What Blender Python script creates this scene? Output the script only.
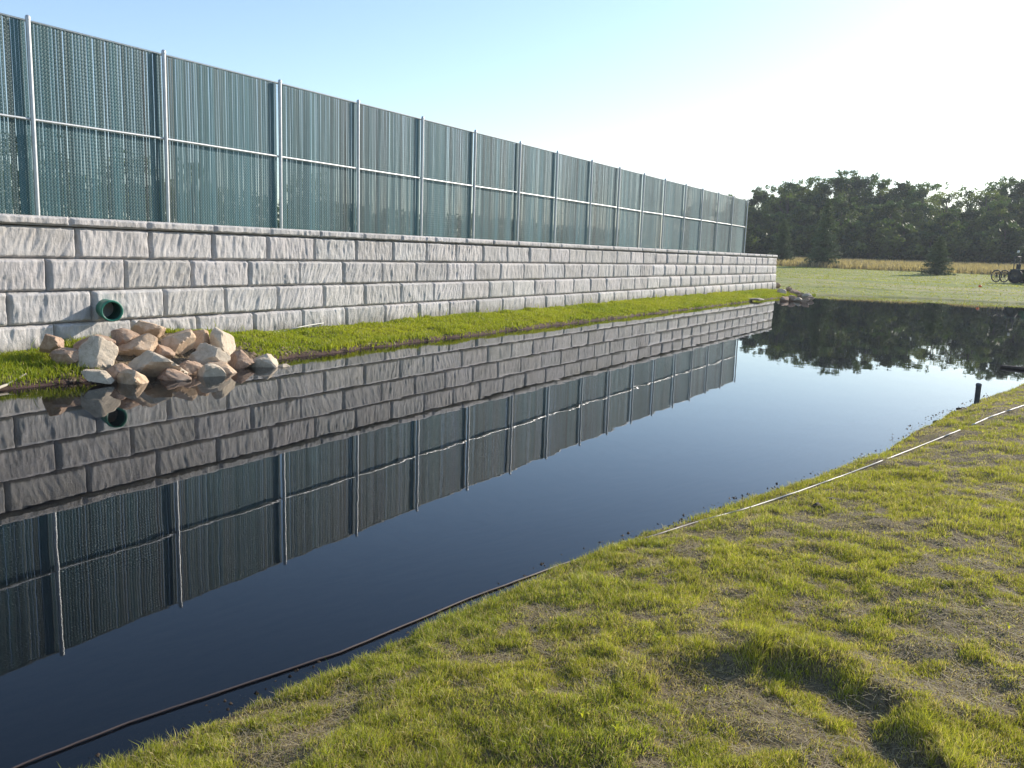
import bpy, bmesh, math, random
import numpy as np
from mathutils import Matrix, Vector
random.seed(7); rng = np.random.default_rng(11)
S = bpy.context.scene
for o in list(bpy.data.objects): bpy.data.objects.remove(o)
COL = S.collection

# ------------------------------------------------------------------ camera, world, sun, exposure
CAMZ = 1.9065; FPX = 844.1
_pi, _ro, _ya = [math.radians(a) for a in (8.912, 1.849, 30.309)]
_r = np.array([math.cos(_ya), math.sin(_ya), 0]); _fw = np.array([-math.sin(_ya), math.cos(_ya), 0]); _up = np.array([0, 0, 1.])
FW = _fw*math.cos(_pi)-_up*math.sin(_pi); _U = _up*math.cos(_pi)+_fw*math.sin(_pi)
RT = _r*math.cos(_ro)+_U*math.sin(_ro); UPV = _U*math.cos(_ro)-_r*math.sin(_ro)
cam = bpy.data.cameras.new('camera'); camo = bpy.data.objects.new('camera', cam); COL.objects.link(camo)
camo.matrix_world = Matrix(((RT[0], UPV[0], -FW[0], 0), (RT[1], UPV[1], -FW[1], 0), (RT[2], UPV[2], -FW[2], CAMZ), (0, 0, 0, 1)))
cam.sensor_width = 36; cam.lens = FPX/1024*36; cam.clip_start = .05; cam.clip_end = 5000
S.camera = camo
SUN_A, SUN_E = math.radians(23), math.radians(24)        # clockwise from +Y, elevation
w = bpy.data.worlds.new('World'); S.world = w; w.use_nodes = True
nt = w.node_tree; nt.nodes.clear()
sky = nt.nodes.new('ShaderNodeTexSky'); sky.sky_type = 'NISHITA'; sky.sun_disc = False
sky.sun_elevation = SUN_E; sky.sun_rotation = SUN_A; sky.air_density = 1.0; sky.dust_density = .55; sky.ozone_density = 1.6; sky.altitude = 200
bg = nt.nodes.new('ShaderNodeBackground'); bg.inputs[1].default_value = .118
wo = nt.nodes.new('ShaderNodeOutputWorld'); nt.links.new(sky.outputs[0], bg.inputs[0]); nt.links.new(bg.outputs[0], wo.inputs[0])
sl = bpy.data.lights.new('sun', 'SUN'); sl.energy = 3.7; sl.angle = math.radians(.53); sl.color = (1, .91, .78)
so = bpy.data.objects.new('sun', sl); COL.objects.link(so)
sd = Vector((math.sin(SUN_A)*math.cos(SUN_E), math.cos(SUN_A)*math.cos(SUN_E), math.sin(SUN_E)))
so.rotation_euler = sd.to_track_quat('Z', 'Y').to_euler()
S.view_settings.view_transform = 'Standard'; S.view_settings.look = 'None'; S.view_settings.gamma = 1
S.view_settings.exposure = 0.95
S.render.engine = 'CYCLES'
S.cycles.max_bounces = 8; S.cycles.transparent_max_bounces = 12; S.cycles.caustics_reflective = False; S.cycles.caustics_refractive = False

# ------------------------------------------------------------------ helpers
def ray(x, y):
    d = FW*FPX+RT*(x-512)-UPV*(y-384); return d/np.linalg.norm(d)
def at_z(x, y, z=0.):
    d = ray(x, y); return np.array([0, 0, CAMZ])+d*((z-CAMZ)/d[2])
def at_depth(x, y, Y):
    d = ray(x, y); return np.array([0, 0, CAMZ])+d*(Y/d[1])
def sm(t): t = np.clip(t, 0, 1); return t*t*(3-2*t)

def _h(i, j, s):
    n = (i*374761393+j*668265263+s*1442695041) & 0xffffffff
    n = ((n ^ (n >> 13))*1274126177) & 0xffffffff
    n = (n ^ (n >> 16)) & 0xffff
    return n/65535.0
def vnoise(x, y, s=0):
    x = np.asarray(x, float); y = np.asarray(y, float)
    i = np.floor(x).astype(np.int64); j = np.floor(y).astype(np.int64)
    fx = x-i; fy = y-j; fx = fx*fx*(3-2*fx); fy = fy*fy*(3-2*fy)
    a = _h(i, j, s); b = _h(i+1, j, s); c = _h(i, j+1, s); d = _h(i+1, j+1, s)
    return (a+(b-a)*fx)*(1-fy)+(c+(d-c)*fx)*fy
def fbm(x, y, s=0, o=4):
    v = 0; a = .5; t = 0
    for k in range(o): v = v+a*vnoise(x*2**k, y*2**k, s+k*17); t += a; a *= .5
    return v/t

def tag(o, label=None, cat=None, group=None, kind=None):
    if label: o['label'] = label
    if cat: o['category'] = cat
    if group: o['group'] = group
    if kind: o['kind'] = kind
    return o
def empty(name, loc, rz=0):
    o = bpy.data.objects.new(name, None); COL.objects.link(o); o.location = loc; o.rotation_euler = (0, 0, rz); o.empty_display_size = .2
    return o
def link(name, me, mat, parent=None):
    o = bpy.data.objects.new(name, me); COL.objects.link(o)
    if mat and not me.materials: me.materials.append(mat)
    if parent: o.parent = parent
    return o
def npmesh(name, V, Q=None, T=None, smooth=False, cols=None, fl=None):
    """big mesh from numpy arrays: verts, quads, tris, per-vertex colour, per-vertex floats"""
    me = bpy.data.meshes.new(name); V = np.asarray(V, np.float32)
    me.vertices.add(len(V)); me.vertices.foreach_set('co', V.ravel())
    idx = []; st = []; tot = []; n = 0
    for A, k in ((Q, 4), (T, 3)):
        if A is None or len(A) == 0: continue
        A = np.asarray(A, np.int32); idx.append(A.ravel()); st.append(n+np.arange(len(A))*k); tot.append(np.full(len(A), k)); n += A.size
    idx = np.concatenate(idx); st = np.concatenate(st).astype(np.int32); tot = np.concatenate(tot).astype(np.int32)
    me.loops.add(len(idx)); me.loops.foreach_set('vertex_index', idx)
    me.polygons.add(len(st)); me.polygons.foreach_set('loop_start', st); me.polygons.foreach_set('loop_total', tot)
    if smooth: me.polygons.foreach_set('use_smooth', np.ones(len(st), bool))
    me.update(calc_edges=True); me.validate()
    if cols is not None:
        a = me.attributes.new('tint', 'FLOAT_COLOR', 'POINT'); c = np.ones((len(V), 4), np.float32); c[:, :3] = cols; a.data.foreach_set('color', c.ravel())
    for k, v in (fl or {}).items():
        a = me.attributes.new(k, 'FLOAT', 'POINT'); a.data.foreach_set('value', np.asarray(v, np.float32))
    return me

class MB:
    def __init__(s): s.bm = bmesh.new()
    def box(s, c, d, bev=0, rot=None, taper=None):
        r = bmesh.ops.create_cube(s.bm, size=1); vs = r['verts']
        for v in vs:
            v.co = Vector((v.co.x*d[0], v.co.y*d[1], v.co.z*d[2]))
            if taper and v.co.z > 0: v.co.x *= taper; v.co.y *= taper
        if bev:
            es = list({e for v in vs for e in v.link_edges}); g = bmesh.ops.bevel(s.bm, geom=es, offset=bev, segments=2, affect='EDGES', profile=.6); vs = list({v for f in g['faces'] for v in f.verts} | {v for v in vs if v.is_valid})
        M = Matrix.Translation(Vector(c)) @ (rot.to_matrix().to_4x4() if rot else Matrix())
        for v in vs: v.co = M @ v.co
        return s
    def tube(s, pts, r, n=10, cap=True):
        pts = [Vector(p) for p in pts]; rr = r if isinstance(r, (list, tuple)) else [r]*len(pts); rings = []
        for i, p in enumerate(pts):
            d = (pts[min(i+1, len(pts)-1)]-pts[max(i-1, 0)]).normalized()
            a = Vector((0, 0, 1)) if abs(d.z) < .9 else Vector((1, 0, 0)); u = d.cross(a).normalized(); v = d.cross(u)
            rings.append([s.bm.verts.new(p+(u*math.cos(2*math.pi*k/n)+v*math.sin(2*math.pi*k/n))*rr[i]) for k in range(n)])
        for a, b in zip(rings, rings[1:]):
            for k in range(n): s.bm.faces.new((a[k], a[(k+1) % n], b[(k+1) % n], b[k])).smooth = True
        if cap: s.bm.faces.new(rings[0][::-1]); s.bm.faces.new(rings[-1])
        return s
    def lathe(s, prof, c, axis='Z', n=28):
        rings = []
        for (r, h) in prof:
            ring = []
            for k in range(n):
                a = 2*math.pi*k/n; x, y, z = r*math.cos(a), r*math.sin(a), h
                p = {'Z': (x, y, z), 'X': (z, x, y), 'Y': (x, z, y)}[axis]
                ring.append(s.bm.verts.new(Vector(c)+Vector(p)))
            rings.append(ring)
        for a, b in zip(rings, rings[1:]):
            for k in range(n): s.bm.faces.new((a[k], a[(k+1) % n], b[(k+1) % n], b[k])).smooth = True
        return s
    def build(s, name, mat, parent=None):
        bmesh.ops.recalc_face_normals(s.bm, faces=s.bm.faces)
        me = bpy.data.meshes.new(name); s.bm.to_mesh(me); s.bm.free(); return link(name, me, mat, parent)

# ------------------------------------------------------------------ materials
def mat(name):
    m = bpy.data.materials.new(name); m.use_nodes = True; nt = m.node_tree; nt.nodes.clear()
    out = nt.nodes.new('ShaderNodeOutputMaterial'); return m, nt, out
def N(nt, t, **k):
    n = nt.nodes.new(t)
    for a, b in k.items():
        if a.startswith('i_'):
            key = a[2:]; n.inputs[int(key) if key.isdigit() else key.replace('_', ' ')].default_value = b
        else: setattr(n, a, b)
    return n
def L(nt, a, b): nt.links.new(a, b)
def noise(nt, scale, detail=5, rough=.6, vec=None, dist=0):
    n = N(nt, 'ShaderNodeTexNoise'); n.inputs['Scale'].default_value = scale; n.inputs['Detail'].default_value = detail; n.inputs['Roughness'].default_value = rough; n.inputs['Distortion'].default_value = dist
    if vec is not None: L(nt, vec, n.inputs['Vector'])
    return n.outputs['Fac']
def ramp(nt, fac, stops):
    r = N(nt, 'ShaderNodeValToRGB'); L(nt, fac, r.inputs[0]); e = r.color_ramp.elements
    while len(e) < len(stops): e.new(.5)
    for x, (p, c) in zip(e, stops): x.position = p; x.color = (*c, 1) if len(c) == 3 else c
    return r.outputs[0]
def mixc(nt, fac, a, b, mode='MIX'):
    m = N(nt, 'ShaderNodeMix', data_type='RGBA', blend_type=mode)
    for v, i in ((fac, 0), (a, 6), (b, 7)):
        if isinstance(v, (int, float)): m.inputs[i].default_value = v
        elif isinstance(v, tuple): m.inputs[i].default_value = (*v, 1)
        else: L(nt, v, m.inputs[i])
    return m.outputs[2]
def bump(nt, h, strength, dist=.02):
    b = N(nt, 'ShaderNodeBump'); b.inputs['Strength'].default_value = strength; b.inputs['Distance'].default_value = dist; L(nt, h, b.inputs['Height']); return b.outputs[0]
def objco(nt): return N(nt, 'ShaderNodeTexCoord').outputs['Object']
def geopos(nt): return N(nt, 'ShaderNodeNewGeometry').outputs['Position']
def simple(name, c1, c2, scale=8, rough=.6, metal=0, bs=.3, bd=.01, bscale=None):
    m, nt, out = mat(name); p = N(nt, 'ShaderNodeBsdfPrincipled'); v = objco(nt)
    L(nt, ramp(nt, noise(nt, scale, vec=v), [(.3, c1), (.7, c2)]), p.inputs['Base Color'])
    p.inputs['Roughness'].default_value = rough; p.inputs['Metallic'].default_value = metal
    L(nt, bump(nt, noise(nt, bscale or scale*4, vec=v), bs, bd), p.inputs['Normal']); L(nt, p.outputs[0], out.inputs[0]); return m
def leafmat(name, mul=(1, 1, 1), trans=.4, rough=.6):
    m, nt, out = mat(name); a = N(nt, 'ShaderNodeAttribute', attribute_name='tint')
    c = mixc(nt, 1., a.outputs['Color'], tuple(mul), 'MULTIPLY')
    d = N(nt, 'ShaderNodeBsdfPrincipled'); d.inputs['Roughness'].default_value = rough; d.inputs['Specular IOR Level'].default_value = .3; L(nt, c, d.inputs['Base Color'])
    t = N(nt, 'ShaderNodeBsdfTranslucent'); L(nt, mixc(nt, 1., c, (1.15, 1.2, .6), 'MULTIPLY'), t.inputs[0])
    x = N(nt, 'ShaderNodeMixShader'); x.inputs[0].default_value = trans; L(nt, d.outputs[0], x.inputs[1]); L(nt, t.outputs[0], x.inputs[2]); L(nt, x.outputs[0], out.inputs[0]); return m

M = {}
# ground
m, nt, out = mat('ground'); p = N(nt, 'ShaderNodeBsdfPrincipled'); v = geopos(nt)
soil = ramp(nt, noise(nt, 9, 8, .7, v), [(.3, (.05, .034, .022)), (.55, (.15, .11, .068)), (.75, (.30, .235, .15))])
thatch = ramp(nt, noise(nt, 45, 6, .8, v), [(.35, (.06, .045, .025)), (.6, (.32, .26, .15))])
near = mixc(nt, noise(nt, 2.5, 4, .6, v), soil, thatch)
lawn1 = ramp(nt, noise(nt, .6, 8, .75, v), [(.3, (.13, .165, .035)), (.7, (.25, .28, .07))])
map_ = N(nt, 'ShaderNodeMapping'); map_.inputs['Rotation'].default_value = (0, 0, .12); map_.inputs['Scale'].default_value = (.03, 1, 1); L(nt, v, map_.inputs[0])
lawn = mixc(nt, ramp(nt, noise(nt, .45, 4, .7, map_.outputs[0]), [(.45, (0, 0, 0)), (.6, (.85, .85, .85))]), lawn1, (.32, .29, .14))
al = N(nt, 'ShaderNodeAttribute', attribute_name='lawn'); am = N(nt, 'ShaderNodeAttribute', attribute_name='mud')
c = mixc(nt, al.outputs['Fac'], near, lawn); c = mixc(nt, am.outputs['Fac'], c, mixc(nt, noise(nt, 3, 6, .7, v), (.030, .018, .020), (.13, .080, .064)))
L(nt, c, p.inputs['Base Color']); p.inputs['Roughness'].default_value = .9; p.inputs['Specular IOR Level'].default_value = .2
L(nt, bump(nt, noise(nt, 40, 8, .75, v), .7, .03), p.inputs['Normal']); L(nt, p.outputs[0], out.inputs[0]); M['ground'] = m
# water: clear-topped, dark, murky
m, nt, out = mat('water'); v = geopos(nt)
hn = N(nt, 'ShaderNodeMath', operation='ADD'); L(nt, noise(nt, 1.6, 2, .4, v), hn.inputs[0])
h2 = N(nt, 'ShaderNodeMath', operation='MULTIPLY'); L(nt, noise(nt, 9, 2, .5, v), h2.inputs[0]); h2.inputs[1].default_value = .08; L(nt, h2.outputs[0], hn.inputs[1])
nb = bump(nt, hn.outputs[0], .075, .012)
gl = N(nt, 'ShaderNodeBsdfGlossy'); gl.inputs['Roughness'].default_value = 0.0; gl.inputs['Color'].default_value = (.97, .98, 1, 1); L(nt, nb, gl.inputs['Normal'])
fr = N(nt, 'ShaderNodeFresnel'); fr.inputs['IOR'].default_value = 1.34; L(nt, nb, fr.inputs['Normal'])
tr = N(nt, 'ShaderNodeBsdfTransparent'); tr.inputs[0].default_value = (.74, .70, .66, 1)
di = N(nt, 'ShaderNodeBsdfDiffuse'); di.inputs[0].default_value = (.005, .010, .016, 1)
a = N(nt, 'ShaderNodeMixShader'); a.inputs[0].default_value = .22; L(nt, tr.outputs[0], a.inputs[1]); L(nt, di.outputs[0], a.inputs[2])
b = N(nt, 'ShaderNodeMixShader'); L(nt, fr.outputs[0], b.inputs[0]); L(nt, a.outputs[0], b.inputs[1]); L(nt, gl.outputs[0], b.inputs[2]); L(nt, b.outputs[0], out.inputs[0]); M['water'] = m
# split-face concrete block
m, nt, out = mat('split_stone'); p = N(nt, 'ShaderNodeBsdfPrincipled'); v = geopos(nt)
c = ramp(nt, noise(nt, 5, 10, .75, v), [(.3, (.41, .395, .385)), (.5, (.50, .48, .47)), (.7, (.58, .56, .55))])
ti = N(nt, 'ShaderNodeAttribute', attribute_name='tint'); c = mixc(nt, 1., c, ti.outputs['Color'], 'MULTIPLY')
mp = N(nt, 'ShaderNodeMapping'); mp.inputs['Scale'].default_value = (1, 5, .8); L(nt, v, mp.inputs[0])
c = mixc(nt, ramp(nt, noise(nt, 2.2, 6, .7, mp.outputs[0]), [(.55, (0, 0, 0)), (.8, (.35, .35, .35))]), c, (.28, .265, .25))
c = mixc(nt, ramp(nt, noise(nt, .9, 8, .8, v), [(.5, (0, 0, 0)), (.68, (.28, .28, .28))]), c, (.30, .265, .23))
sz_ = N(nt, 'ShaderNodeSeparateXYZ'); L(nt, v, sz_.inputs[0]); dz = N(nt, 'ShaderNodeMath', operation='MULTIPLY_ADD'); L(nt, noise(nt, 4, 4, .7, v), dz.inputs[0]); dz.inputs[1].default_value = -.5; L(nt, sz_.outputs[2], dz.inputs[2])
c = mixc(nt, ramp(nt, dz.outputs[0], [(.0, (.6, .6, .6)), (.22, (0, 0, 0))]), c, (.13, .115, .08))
L(nt, c, p.inputs['Base Color']); p.inputs['Roughness'].default_value = .88; p.inputs['Specular IOR Level'].default_value = .25
mp2 = N(nt, 'ShaderNodeMapping'); mp2.inputs['Scale'].default_value = (1, 3.2, .9); mp2.inputs['Rotation'].default_value = (.35, 0, 0); L(nt, v, mp2.inputs[0])
b1 = N(nt, 'ShaderNodeBump'); b1.inputs['Strength'].default_value = .75; b1.inputs['Distance'].default_value = .03; L(nt, noise(nt, 6, 6, .7, mp2.outputs[0], .6), b1.inputs['Height'])
b2 = N(nt, 'ShaderNodeBump'); b2.inputs['Strength'].default_value = .6; b2.inputs['Distance'].default_value = .02; L(nt, noise(nt, 30, 8, .75, v), b2.inputs['Height']); L(nt, b1.outputs[0], b2.inputs['Normal'])
L(nt, b2.outputs[0], p.inputs['Normal']); L(nt, p.outputs[0], out.inputs[0]); M['stone'] = m
M['galv'] = simple('galvanised_steel', (.42, .44, .46), (.56, .57, .58), 14, .45, .5, .1)
M['wire'] = simple('wire', (.36, .47, .50), (.48, .58, .60), 14, .5, .1, .05)
# slats
m, nt, out = mat('slat_plastic'); p = N(nt, 'ShaderNodeBsdfPrincipled'); ti = N(nt, 'ShaderNodeAttribute', attribute_name='tint')
L(nt, ti.outputs['Color'], p.inputs['Base Color']); p.inputs['Roughness'].default_value = .5; p.inputs['Specular IOR Level'].default_value = .35
t = N(nt, 'ShaderNodeBsdfTranslucent'); L(nt, ti.outputs['Color'], t.inputs[0]); x = N(nt, 'ShaderNodeMixShader'); x.inputs[0].default_value = .12
L(nt, p.outputs[0], x.inputs[1]); L(nt, t.outputs[0], x.inputs[2]); L(nt, x.outputs[0], out.inputs[0]); M['slat'] = m
M['grass'] = leafmat('grass_blade', trans=.45, rough=.5)
M['leaf'] = leafmat('tree_leaf', (1.3, 1.3, 1.2), trans=.36)
M['needle'] = leafmat('needle', trans=.12)
M['bark'] = simple('bark', (.05, .038, .028), (.12, .095, .075), 6, .95, 0, .6)
M['pvc_green'] = simple('green_pvc', (.012, .15, .10), (.03, .21, .145), 9, .45, 0, .15)
M['shaded_inside'] = simple('pipe_inside', (.008, .06, .045), (.015, .08, .06), 9, .7)  # darker copy of the pipe green, shade of the bore put into the colour
M['tyre'] = simple('tyre', (.012, .012, .013), (.025, .024, .024), 20, .85)
M['green_paint'] = simple('green_paint', (.02, .07, .025), (.03, .10, .035), 5, .4)
M['dark_metal'] = simple('dark_metal', (.03, .03, .032), (.07, .065, .06), 9, .6, .3)
M['pale_metal'] = simple('pale_metal', (.5, .5, .47), (.65, .64, .6), 9, .5)
M['orange'] = simple('orange_plastic', (.7, .12, .02), (.8, .18, .04), 9, .5)
M['white'] = simple('white_plastic', (.48, .47, .43), (.60, .59, .56), 9, .5)
M['weathered'] = simple('weathered_post', (.06, .065, .075), (.12, .125, .135), 12, .8)
M['wood'] = simple('wet_wood', (.05, .035, .025), (.11, .08, .06), 7, .8)
M['drywood'] = simple('dry_wood', (.35, .30, .23), (.5, .45, .37), 9, .8)
M['clod'] = simple('wet_soil', (.035, .024, .018), (.10, .072, .05), 30, .9, 0, .8, .02)
def rockmat(name, a, b, c3):
    m, nt, out = mat(name); p = N(nt, 'ShaderNodeBsdfPrincipled'); v = objco(nt)
    c = ramp(nt, noise(nt, 6, 9, .75, v, .4), [(.28, a), (.5, b), (.72, c3)])
    c = mixc(nt, ramp(nt, noise(nt, 26, 5, .7, v), [(.45, (0, 0, 0)), (.7, (.35, .35, .35))]), c, (.62, .52, .40))
    L(nt, c, p.inputs['Base Color']); p.inputs['Roughness'].default_value = .9
    L(nt, bump(nt, noise(nt, 22, 9, .75, v), .7, .03), p.inputs['Normal']); L(nt, p.outputs[0], out.inputs[0]); return m
M['rock_tan'] = rockmat('rock_tan', (.36, .23, .14), (.58, .41, .27), (.68, .53, .39))
M['rock_grey'] = rockmat('rock_grey', (.32, .255, .19), (.54, .45, .34), (.66, .57, .45))
M['rock_brown'] = rockmat('rock_brown', (.20, .12, .08), (.38, .25, .17), (.50, .37, .27))

# ------------------------------------------------------------------ terrain
POND = np.array([(-10.8, -14), (-10.8, 2), (-10.7, 5.6), (-10.5, 7.2), (-10.4, 9.5), (-10.43, 15.5), (-10.32, 22), (-10.25, 31.6), (-10.3, 41), (-10.2, 45), (-9.9, 48), (-9.6, 50.6), (-7.5, 52), (-4.5, 53.6), (.6, 53.2), (8, 51), (16, 45), (20, 36), (18, 27), (10, 22), (3, 18.7),
  (.33, 16.2), (-.28, 13.4), (-.6, 11.8), (-.85, 10.2), (-1.0, 8.9), (-1.45, 7.2), (-1.66, 6.4), (-1.98, 5.3), (-2.17, 4.5), (-2.27, 3.8), (-2.38, 3.1), (-2.46, 2.5), (-2.60, 1.9), (-2.75, 1.0), (-3.3, -6), (-3.4, -14)])
def sdf(x, y):
    x = np.asarray(x, float); y = np.asarray(y, float); d = np.full(x.shape, 1e9); ins = np.zeros(x.shape, bool); n = len(POND)
    for i in range(n):
        a = POND[i]; b = POND[(i+1) % n]; e = b-a; t = np.clip(((x-a[0])*e[0]+(y-a[1])*e[1])/(e@e), 0, 1)
        d = np.minimum(d, (x-a[0]-t*e[0])**2+(y-a[1]-t*e[1])**2)
        c = ((a[1] > y) != (b[1] > y)); xi = (b[0]-a[0])*(y-a[1])/((b[1]-a[1]) or 1e-9)+a[0]; ins ^= c & (x < xi)
    return np.where(ins, -1, 1)*np.sqrt(d)
ARC = [at_z(x, y, .2)[:2] for x, y in ((600, 700), (650, 676), (700, 664), (760, 664), (815, 672), (860, 690), (905, 722), (930, 768))]
def arcdist(x, y):
    """distance to the little turf ridge, signed: positive on the camera's side"""
    d = np.full(x.shape, 1e9); sg = np.ones(x.shape)
    for a, b in zip(ARC, ARC[1:]):
        e = b-a; t = np.clip(((x-a[0])*e[0]+(y-a[1])*e[1])/(e@e), 0, 1); q = np.hypot(x-a[0]-t*e[0], y-a[1]-t*e[1])
        cr = e[0]*(y-a[1])-e[1]*(x-a[0]); m = q < d; d = np.where(m, q, d); sg = np.where(m, np.sign(-cr), sg)
    return d*sg
def height(x, y, full=False):
    x = np.asarray(x, float); y = np.asarray(y, float); d = sdf(x, y)
    d = d+(fbm(x*2.2, y*2.2, 3)-.5)*(.05+.09*sm((y-6)/3)+.09*(x < -8))
    land = .05*sm(d/.10)+.27*(1-np.exp(-np.maximum(d, 0)/1.3))
    far = np.interp(d, [0, 1, 3.2, 4.8, 8, 9.5, 18, 35, 60, 90, 200, 700], [.0, .10, .17, .24, .42, .5, .66, 1.15, 1.75, 2.0, 2.3, 2.6])
    wf = sm((y-46)/5); far = far+.07*sm((d-5.5+fbm(x*.2, y*.2, 77, 2))/.35)-.05*sm((d-6.4+fbm(x*.2, y*.2, 77, 2))/1.5)+.10*sm((d-12.+1.5*fbm(x*.15, y*.15, 78, 2))/.4)-.07*sm((d-13.5)/2.5); land = land*(1-wf)+far*wf
    und = (fbm(x*1.1, y*1.1, 9)-.5)*.10+(fbm(x*5, y*5, 21, 3)-.5)*.055
    land = land+und*sm(d/.35)*(1-.3*wf)
    nearm = (x > -3) & (x < 3) & (y > 0) & (y < 8)
    if nearm.any():
        ad = arcdist(x, y); k = sm((.75-np.hypot(x+.45, y-3.55)*.62)/.35)
        land = land+np.where(nearm, (.040*np.exp(-(ad+.06)**2/.02)-.045*sm(ad/.14)*np.exp(-np.maximum(ad, 0)/.55))*k, 0)
    pit = -.03-.42*np.maximum(-d, 0)**.9; pit = np.maximum(pit, -1.7)
    h = np.where(d > 0, land, pit)
    # soil heaped under the rocks
    g = np.exp(-((x+11.7)/.75)**2-((y-8.6)/1.5)**2); h = h+.22*g*(x < -9.9)
    # raised ground retained by the wall
    pl = sm((-12.3-x)/.25)*sm((50.9-y)/.5); h = h*(1-pl)+pl*(2.08+.02*(fbm(x, y, 5)-.5))
    slope = sm((-12.9-x)/3)*np.clip(1-(y-51)/9, 0, 1)*(y > 50.4); h = np.where((y > 50.4) & (x < -12.9), np.maximum(h, 2.05*slope), h)
    return (h, d) if full else h
def H(x, y): return float(height(np.array([x]), np.array([y]))[0])
def lin(*seg):
    o = []
    for a, b, s in seg: o += list(np.arange(a, b-1e-6, s))
    return np.array(o)
gx = np.concatenate([-13-np.geomspace(.5, 900, 45)[::-1], lin((-13, -9.5, .09), (-9.5, -3.6, .35), (-3.6, 1.4, .035), (1.4, 5, .12), (5, 24, .6)), 24+np.geomspace(.5, 900, 40)])
gy = np.concatenate([-16-np.geomspace(.5, 400, 16)[::-1], lin((-16, 0, .4), (0, 8, .035), (8, 18, .07), (18, 58, .3), (58, 130, 1.3)), 130+np.geomspace(1.5, 1500, 34)])
GX, GY = np.meshgrid(gx, gy); Z, D = height(GX, GY, True)
V = np.stack([GX, GY, Z], -1).reshape(-1, 3); nx, ny = len(gx), len(gy)
i = np.arange(nx*ny).reshape(ny, nx); Q = np.stack([i[:-1, :-1], i[:-1, 1:], i[1:, 1:], i[1:, :-1]], -1).reshape(-1, 4)
lawnm = np.clip(sm((GY-47)/3)+sm((-12.6-GX)/.3)+sm((GX-6)/4)*.9, 0, 1)
mudm = (1-.85*sm((GY-46)/2))*np.maximum(1-sm((Z-.035)/.05), (1-sm(D/.22))*(Z < .3))
g = npmesh('ground', V, Q, smooth=True, fl={'lawn': lawnm.ravel(), 'mud': mudm.ravel()})
tag(link('ground', g, M['ground']), kind='structure')
# water sheet, cut to the pond outline grown a little under the banks
c0 = POND.mean(0); bm = bmesh.new()
vs = []
n = len(POND)
for k in range(n):
    a, b, c_ = POND[k-1], POND[k], POND[(k+1) % n]; t = (c_-a)/np.linalg.norm(c_-a); nrm = np.array([t[1], -t[0]])
    q = b+nrm*.8
    if sdf(q[0:1], q[1:2])[0] < 0: q = b-nrm*.8
    vs.append(bm.verts.new((max(q[0], -11.6), q[1], 0)))
bm.faces.new(vs); bmesh.ops.recalc_face_normals(bm, faces=bm.faces)
if list(bm.faces)[0].normal.z < 0: bmesh.ops.reverse_faces(bm, faces=bm.faces)
bmesh.ops.triangulate(bm, faces=bm.faces); me = bpy.data.meshes.new('pond_water'); bm.to_mesh(me); bm.free()
tag(link('pond_water', me, M['water']), kind='structure')

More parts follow.
